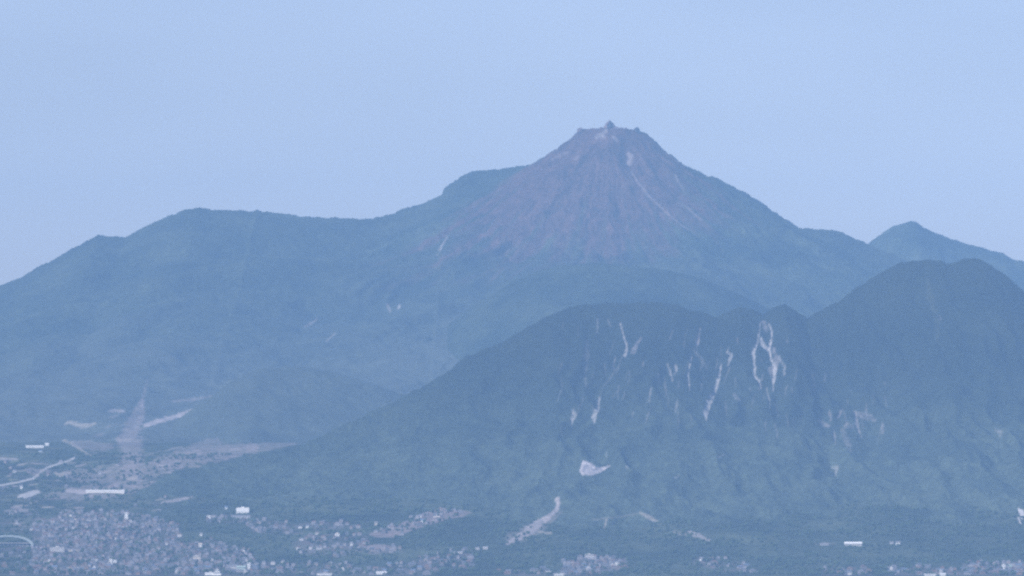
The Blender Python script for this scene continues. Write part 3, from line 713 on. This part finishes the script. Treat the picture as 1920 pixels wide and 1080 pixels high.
B('white_house', 'white house alone in the woods right of the long white hall', 'house', 1684, 1021.5, 8, 6.5, WHITE, TILEL, 9, 'gable', 2, 3)
B('grey_house', 'pale grey house left of the lone white house in the woods', 'house', 1672, 1020.5, 7, 5, OFFW, TILEL, 8, 'gable', 1, 2)
B('white_house', 'white house at the right end of the hillfoot lane of low houses', 'house', 1396, 1070.5, 5, 8, WHITE, TILEL, 8, 'gable', 2, 2)
B('white_house', 'white house at the left end of the hillfoot lane', 'house', 1314.5, 1052, 5.5, 7, WHITE, TILEL, 8, 'gable', 2, 2)
B('white_house', 'pale house topping the brown terrace on the hill foot', 'house', 788.5, 970.5, 5, 6, WHITE, TILEL, 8, 'gable', 2, 2)
B('white_house', 'pale blue-roofed house just below the one topping the brown terrace', 'house', 792, 980, 6, 7, STEELW, TILEU, 8, 'gable', 2, 2)
B('long_house', 'pale slanting long house in the middle of the brown terrace', 'house', 819, 974, 11, 6, OFFW, CREAM, 8, 'gable', 1, 4, rz=0.5)
B('white_shed', 'pale long shed at the top of the cove lane by the wood corner', 'shed', 910, 1030.5, 9, 5, OFFW, OFFW, 8, 'gable', 1, 3, 1.5)
B('white_shed', 'small pale shed left of the one at the top of the cove lane', 'shed', 895, 1031, 8, 5, OFFW, TILEL, 8, 'gable', 1, 3, 1.5)
B('low_hall', 'long low pale hall above the cove hollow', 'building', 858, 1038.5, 18, 4, OFFW, GREYW, 9, 'gable', 1, 6, 1.5)
B('white_house', 'white house on the dark green gap of the town, upper of two', 'house', 377, 1005, 5, 6, WHITE, TILEL, 8, 'gable', 2, 2)
B('white_house', 'white house on the dark green gap of the town, lower of two', 'house', 375.5, 1026, 6, 7, WHITE, CREAM, 8, 'gable', 2, 2)
B('white_shed', 'white shed on the bottom shore strip towards the frame edge quarter', 'shed', 1768, 1080, 10, 5.5, WHITE, WHITE, 8, 'gable', 1, 3, 1.5)
B('quay_hall', 'long white quay hall left of the white shed on the far shore strip', 'building', 1744, 1080, 22, 4, WHITE, OFFW, 8, 'gable', 1, 7, 1.5)
B('white_house', 'tall white house in the packed quarter at the far end of the shore', 'house', 1882, 1067, 6, 9, WHITE, WHITE, 9, storeys=3, bays=2)
B('green_house', 'pale green house in the packed quarter at the far end of the shore', 'house', 1894, 1064, 7, 6, GREENM, GREENM, 9, 'hip', 2, 2)
B('white_house', 'white house on the few roofs by the shore below the long hall', 'house', 1593, 1078, 6, 6, WHITE, TILEL, 8, 'gable', 2, 2)
B('beige_house', 'cream house right of the loose quarter, upper one by the row', 'house', 705, 985, 6, 7, CREAM, TILEL, 8, 'gable', 2, 2)
B('white_house', 'white house in the crowded town right above the school end', 'house', 166, 978, 9, 6, OFFW, TILEL, 9, 'hip', 2, 3)
B('white_house', 'white upright house in the green belt behind the arched hall', 'house', 31, 984, 5, 8, OFFW, TILEL, 8, 'gable', 2, 2)

# the pointed white tower by the shore
p = land(407, 1079)
if p:
    s = p[1] / F
    r = bpy.data.objects.new('castle_tower', None); col.objects.link(r); r.location = (p[0], p[1] + 8, p[2])
    tag(r, 'small white stepped tower with a pointed roof on the bottom shore', 'tower')
    link('wall', solid('wall', [(-9, 9, -7, 7, -9, 5.5, 0), (-6, 6, -5, 5, 7.0, 10.5, 0), (-3.6, 3.6, -3.2, 3.2, 12, 14.5, 0)], [WHITE]), r)
    link('roof', solid('roof', [('hip', -10, 10, -8, 8, 5.5, 7.6, 0), ('hip', -7, 7, -6, 6, 10.5, 12.4, 0), ('hip', -4.6, 4.6, -4.2, 4.2, 14.5, 18.0, 0)], [TILEL]), r)
    taken.append((p[0], p[1] + 8, 15))

# the arched hall at the photo edge: a bowed white roof arch over a low hall
p = land(15, 1024)
if p:
    x0, y0, z0 = p; s = y0 / F
    r = bpy.data.objects.new('arched_hall', None); col.objects.link(r); r.location = (x0, y0 + 26, z0)
    tag(r, 'wide hall under a thin white bowed arch at the photo edge', 'sports hall')
    half, hh = 48 * s, 20.5 * s
    def arch(name, rad_w, rad_h, thick, y0_, y1_, mat, n=40):
        vs, fs = [], []
        for k in range(n + 1):
            a = math.pi * k / n
            for q in (1.0, 1 - thick):
                for yy in (y0_, y1_):
                    vs.append((rad_w * math.cos(a) * (q if q == 1 else 1 - thick * 0.9), yy, rad_h * math.sin(a) ** 0.85 - (0 if q == 1 else thick * rad_h * 1.6)))
        for k in range(n):
            a, b = k * 4, k * 4 + 4
            fs += [(a, b, b + 1, a + 1), (a + 2, a + 3, b + 3, b + 2), (a, a + 2, b + 2, b), (a + 1, b + 1, b + 3, a + 3)]
        fs += [(0, 1, 3, 2), (n * 4, n * 4 + 2, n * 4 + 3, n * 4 + 1)]
        me = bpy.data.meshes.new(name); me.from_pydata(vs, [], fs); me.materials.append(mat); me.update()
        return link(name, me, r)
    arch('arch', half, hh, 0.10, -26, -21, ARCHM)
    link('wall', solid('wall', [(-half * .93, half * .93, -19, 26, -9, hh * .30, 0)], [GREYW]), r)
    arch('roof', half * .93, hh * .86, 0.05, -19.5, 26.5, TILEU)
    link('canopy', solid('canopy', [(-half * .9, half * .9, -24, -19.6, hh * .26, hh * .26 + 1.2, 0)], [OFFW]), r)
    wm = solid('window', [(0, half * .1, -.2, .2, 0, hh * .2, 0)], [GLASSD])
    for i in range(12): link('window', wm, r).location = (-half * .9 + i * half * .15 + 1, -19, 1.0)
    taken.append((x0, y0 + 26, half + 4))

# ---- the small houses: collect the spots, the nearest 300 become things, the rest one far mass
spots = []
for qi, (qn, qwords, poly, sp, share) in enumerate(TOWN):
    px = np.array(poly, float)
    n = 0
    us = rng.uniform(px[:, 0].min(), px[:, 0].max(), 5200); vs_ = rng.uniform(px[:, 1].min(), px[:, 1].max(), 5200)
    ok = inside(poly, us, vs_)
    us, vs_ = us[ok], vs_[ok]
    area = 0.5 * abs(np.dot(px[:, 0], np.roll(px[:, 1], 1)) - np.dot(px[:, 1], np.roll(px[:, 0], 1)))
    want = int(area / (sp * sp * 0.24) * share)
    for u, v in zip(us, vs_):
        if n >= want: break
        q = land(u, v)
        if q is None: continue
        x, y, z = q
        if float(fbm(np.array(x / 60), np.array(y / 80), 2, 171)) < -0.10: continue
        if not free(x, y, 7.6): continue
        taken.append((x, y, 7.6)); n += 1
        spots.append((y, x, z, qi, u, v))
spots.sort()
seen = [s for s in spots if -4 < s[4] < 1924 and s[5] < 1078]
first = seen[:300]; rest = seen[300:]
KINDW = [0, 0, 0, 1, 1, 2, 2, 2, 3, 3, 3, 4, 4, 5, 5, 6, 6] * 2 + [7]
protos = {}
for (y, x, z, qi, u, v) in first:
    k = random.choice(KINDW)
    ww, rw = HOUSE[k][0], HOUSE[k][1]
    if k not in protos:
        o = link('house', HOUSE_ME[k]); protos[k] = o
    else:
        o = protos[k].copy(); col.objects.link(o)
    sc = random.uniform(0.72, 1.12)
    o.scale = (sc * random.uniform(.9, 1.25), sc, sc * random.uniform(.85, 1.25))
    o.location = (x, y, z); o.rotation_euler.z = random.choice([0, 0, math.pi / 2, math.pi]) + random.uniform(-.35, .35)
    q = TOWN[qi]
    tag(o, f'small {ww} house with a {rw} roof in {q[1]}', 'house', f'{ww} houses with {rw} roofs in {q[1]}')

if rest:
    mats = [DULLW, DULLC, DULLG, TILE, TILEB, TILEL, TILER, OFFW]
    bx = []
    import mathutils
    vs, fs, mi = [], [], []
    for (y, x, z, qi, u, v) in rest:
        a = random.choice([0, math.pi / 2]) + random.uniform(-.35, .35); ca, sa = math.cos(a), math.sin(a)
        w, d, h = random.uniform(7, 12), random.uniform(6.5, 9), random.uniform(4, 6.5)
        wm = random.choice([0, 0, 0, 0, 0, 1, 1, 1, 2, 2, 2, 2, 2] * 3 + [7]); rm = random.choice([3, 4, 5, 5, 6, 3])
        n = len(vs)
        loc = [(-w/2,-d/2,-6),(w/2,-d/2,-6),(w/2,d/2,-6),(-w/2,d/2,-6),(-w/2,-d/2,h),(w/2,-d/2,h),(w/2,d/2,h),(-w/2,d/2,h),
               (-w/2-.6,-d/2-.6,h),(w/2+.6,-d/2-.6,h),(w/2+.6,d/2+.6,h),(-w/2-.6,d/2+.6,h),(-w/4,0,h+2.5),(w/4,0,h+2.5)]
        vs += [(x + p_[0]*ca - p_[1]*sa, y + p_[0]*sa + p_[1]*ca, z + p_[2]) for p_ in loc]
        fs += [tuple(n + i for i in f) for f in ((0,1,5,4),(1,2,6,5),(2,3,7,6),(3,0,4,7),(8,9,13,12),(10,11,12,13),(8,12,11),(9,10,13))]
        mi += [wm] * 4 + [rm] * 4
    me = bpy.data.meshes.new('far_housing'); me.from_pydata(vs, [], fs)
    for m in mats: me.materials.append(m)
    me.polygons.foreach_set('material_index', mi); me.update()
    tag(link('far_housing', me), 'mass of tiny far roofs filling the town behind the nearest houses', 'housing', kind='stuff')

# ------------------------------------------------------------------ trees too many to count: leafy crowns over town, hill edge and crest
def crowns(name, places, label, mat):
    t = (1 + 5 ** .5) / 2
    ico = np.array([(-1,t,0),(1,t,0),(-1,-t,0),(1,-t,0),(0,-1,t),(0,1,t),(0,-1,-t),(0,1,-t),(t,0,-1),(t,0,1),(-t,0,-1),(-t,0,1)], float) / math.hypot(1, t)
    tri = np.array([(0,11,5),(0,5,1),(0,1,7),(0,7,10),(0,10,11),(1,5,9),(5,11,4),(11,10,2),(10,7,6),(7,1,8),(3,9,4),(3,4,2),(3,2,6),(3,6,8),(3,8,9),(4,9,5),(2,4,11),(6,2,10),(8,6,7),(9,8,1)])
    P = np.array(places)
    n = len(P)
    sub = 3                                # three overlapping clumps to a crown
    off = rng.normal(0, 0.45, (n, sub, 3)) * P[:, None, 3:4]; off[..., 2] *= 0.6
    rad = P[:, None, 3] * rng.uniform(0.45, 0.8, (n, sub))
    jit = rng.uniform(0.65, 1.3, (n, sub, 12, 1))
    V = P[:, None, None, :3] + off[:, :, None, :] + ico[None, None] * jit * rad[..., None, None]
    V = V.reshape(-1, 3)
    Q = (tri[None] + (np.arange(n * sub) * 12)[:, None, None]).reshape(-1, 3)
    shade = np.repeat(rng.uniform(0.8, 1.5, n), sub * 12)[:, None] * np.array((0.042, 0.062, 0.026))
    k = len(Q)
    me = bpy.data.meshes.new(name); me.vertices.add(len(V)); me.vertices.foreach_set('co', V.astype(np.float32).ravel())
    me.loops.add(k * 3); me.loops.foreach_set('vertex_index', Q.astype(np.int32).ravel())
    me.polygons.add(k); me.polygons.foreach_set('loop_start', np.arange(0, k * 3, 3, dtype=np.int32)); me.update(calc_edges=True)
    a = me.color_attributes.new('albedo', 'FLOAT_COLOR', 'POINT')
    a.data.foreach_set('color', np.concatenate([shade, np.ones((len(V), 1))], 1).astype(np.float32).ravel())
    me.materials.append(mat)
    return tag(link(name, me), label, 'woods', kind='stuff')

tx = rng.uniform(-1400, 1400, 16000); ty = 16120 + rng.random(16000) ** 1.2 * 2900
tz = h_plain(tx, ty); tf = h_front(tx, ty)
dens = fbm(tx / 90, ty / 120, 3, 181)
tk = np.array(taken)
cell = {}
for a, b, c in taken: cell.setdefault((int(a // 40), int(b // 40)), []).append((a, b, c))
def clear(x, y):
    cx, cy = int(x // 40), int(y // 40)
    return all((x - a) ** 2 + (y - b) ** 2 > (c * 0.75 + 2) ** 2 for i in (-1, 0, 1) for j in (-1, 0, 1) for a, b, c in cell.get((cx + i, cy + j), ())) and all((x - a) ** 2 + (y - b) ** 2 > (c + 3) ** 2 for a, b, c in taken[:60])
FE = [(f[2], f[3]) for f in FEATURES if f[1] in ('field', 'road')]
tu, tv = project(tx, ty, tz)
block = np.zeros(len(tx), bool)
for own, nm, c, a, pts in marks:
    if own == 'T' and a > .5: block |= stroke([(q[0], q[1], q[2] + 4) for q in pts], tu, tv, 0 * tu) > .2
places = []
for x, y, z, zf_, dn, bl in zip(tx, ty, tz, tf, dens, block):
    if bl or (y > 16450 and zf_ > z) or dn < -0.12 or not clear(x, y): continue
    r_ = random.uniform(2.6, 5.0)
    places.append((x, y, z + r_ * 0.8, r_))
crowns('woods', places, 'scattered dark tree crowns between the houses and fields of the plain', GROUND)

# ------------------------------------------------------------------ air
def box(name, x0, x1, y0, y1, z0, z1):
    return solid(name, [(x0, x1, y0, y1, z0, z1, 0)], [])
hz = link('haze', box('haze', -10500, 10500, -3500, 33000, -260, 1720))
hm = bpy.data.materials.new('haze'); hm.use_nodes = True
nt = hm.node_tree; nt.nodes.clear()
out = nt.nodes.new('ShaderNodeOutputMaterial'); pv = nt.nodes.new('ShaderNodeVolumePrincipled')
pv.inputs['Color'].default_value = (0.328, 0.605, 1.0, 1)
pv.inputs['Density'].default_value = 2.95e-5
pv.inputs['Anisotropy'].default_value = -0.3
pv.inputs['Density Attribute'].default_value = ''
nt.links.new(pv.outputs[0], out.inputs['Volume'])
hz.data.materials.append(hm)
tag(hz, 'thin even blue haze filling the air over bay, town and mountains', 'haze', kind='stuff')

# ------------------------------------------------------------------ sky and sun
SUN_EL, SUN_AZ = R(38), R(-138)      # azimuth from +Y, clockwise towards +X: behind the camera, to its left
w = bpy.data.worlds.new('World'); scene.world = w; w.use_nodes = True
nt = w.node_tree; bg = nt.nodes['Background']
sky = nt.nodes.new('ShaderNodeTexSky'); sky.sky_type = 'NISHITA'; sky.sun_disc = False
sky.sun_elevation = SUN_EL; sky.sun_rotation = SUN_AZ
sky.altitude = 150; sky.air_density = 1.0; sky.dust_density = 1.0; sky.ozone_density = 4.0
tint = nt.nodes.new('ShaderNodeVectorMath'); tint.operation = 'MULTIPLY'; tint.inputs[1].default_value = (1.125, 0.935, 1.03)
nt.links.new(sky.outputs[0], tint.inputs[0]); wc = nt.nodes.new('ShaderNodeTexCoord'); wm = nt.nodes.new('ShaderNodeMapping'); wm.inputs['Scale'].default_value = (9, 9, 34); wm.inputs['Rotation'].default_value = (0, R(6), 0)
wn = nt.nodes.new('ShaderNodeTexNoise'); wn.inputs['Scale'].default_value = 1.0; wn.inputs['Detail'].default_value = 3
wr = nt.nodes.new('ShaderNodeMapRange'); wr.inputs[1].default_value = 0.3; wr.inputs[2].default_value = 0.7; wr.inputs[3].default_value = 0.95; wr.inputs[4].default_value = 1.07
veil = nt.nodes.new('ShaderNodeVectorMath'); veil.operation = 'MULTIPLY'      # thin uneven high cloud
nt.links.new(wc.outputs['Generated'], wm.inputs['Vector']); nt.links.new(wm.outputs[0], wn.inputs['Vector']); nt.links.new(wn.outputs['Fac'], wr.inputs[0])
nt.links.new(tint.outputs[0], veil.inputs[0]); nt.links.new(wr.outputs[0], veil.inputs[1]); nt.links.new(veil.outputs[0], bg.inputs['Color']); bg.inputs['Strength'].default_value = 0.13
L = bpy.data.lights.new('sun', 'SUN'); L.energy = 5.0; L.angle = R(0.53); L.color = (1.0, 0.95, 0.88)
so = bpy.data.objects.new('sun', L); col.objects.link(so)
d = Vector((math.sin(SUN_AZ) * math.cos(SUN_EL), math.cos(SUN_AZ) * math.cos(SUN_EL), math.sin(SUN_EL)))
so.rotation_euler = d.to_track_quat('Z', 'Y').to_euler()
so.location = (0, 0, 3000)

# ------------------------------------------------------------------ camera
cd = bpy.data.cameras.new('camera'); cam = bpy.data.objects.new('camera', cd); col.objects.link(cam)
cam.location = (0, 0, CAMZ); cam.rotation_euler = (math.pi / 2 + PITCH, 0, 0)
cd.sensor_width = 36; cd.lens = F / W * 36; cd.clip_start = 5; cd.clip_end = 90000
scene.camera = cam
vs_ = scene.view_settings
vs_.view_transform = 'Standard'; vs_.look = 'None'; vs_.exposure = 0.0; vs_.gamma = 1.0; vs_.use_curve_mapping = False
scene.cycles.use_denoising = False
scene.cycles.filter_width = 2.4
scene.cycles.max_bounces = 4
scene.cycles.volume_bounces = 2
print('SEEN houses', len(first), len(rest), 'trees', len(places), 'features', len(FEATURES))
for f in FEATURES:
    if f[1] != SC: print('F', f[0], f[1], round(f[2]), round(f[3]), f[4], f[5].get('label'))
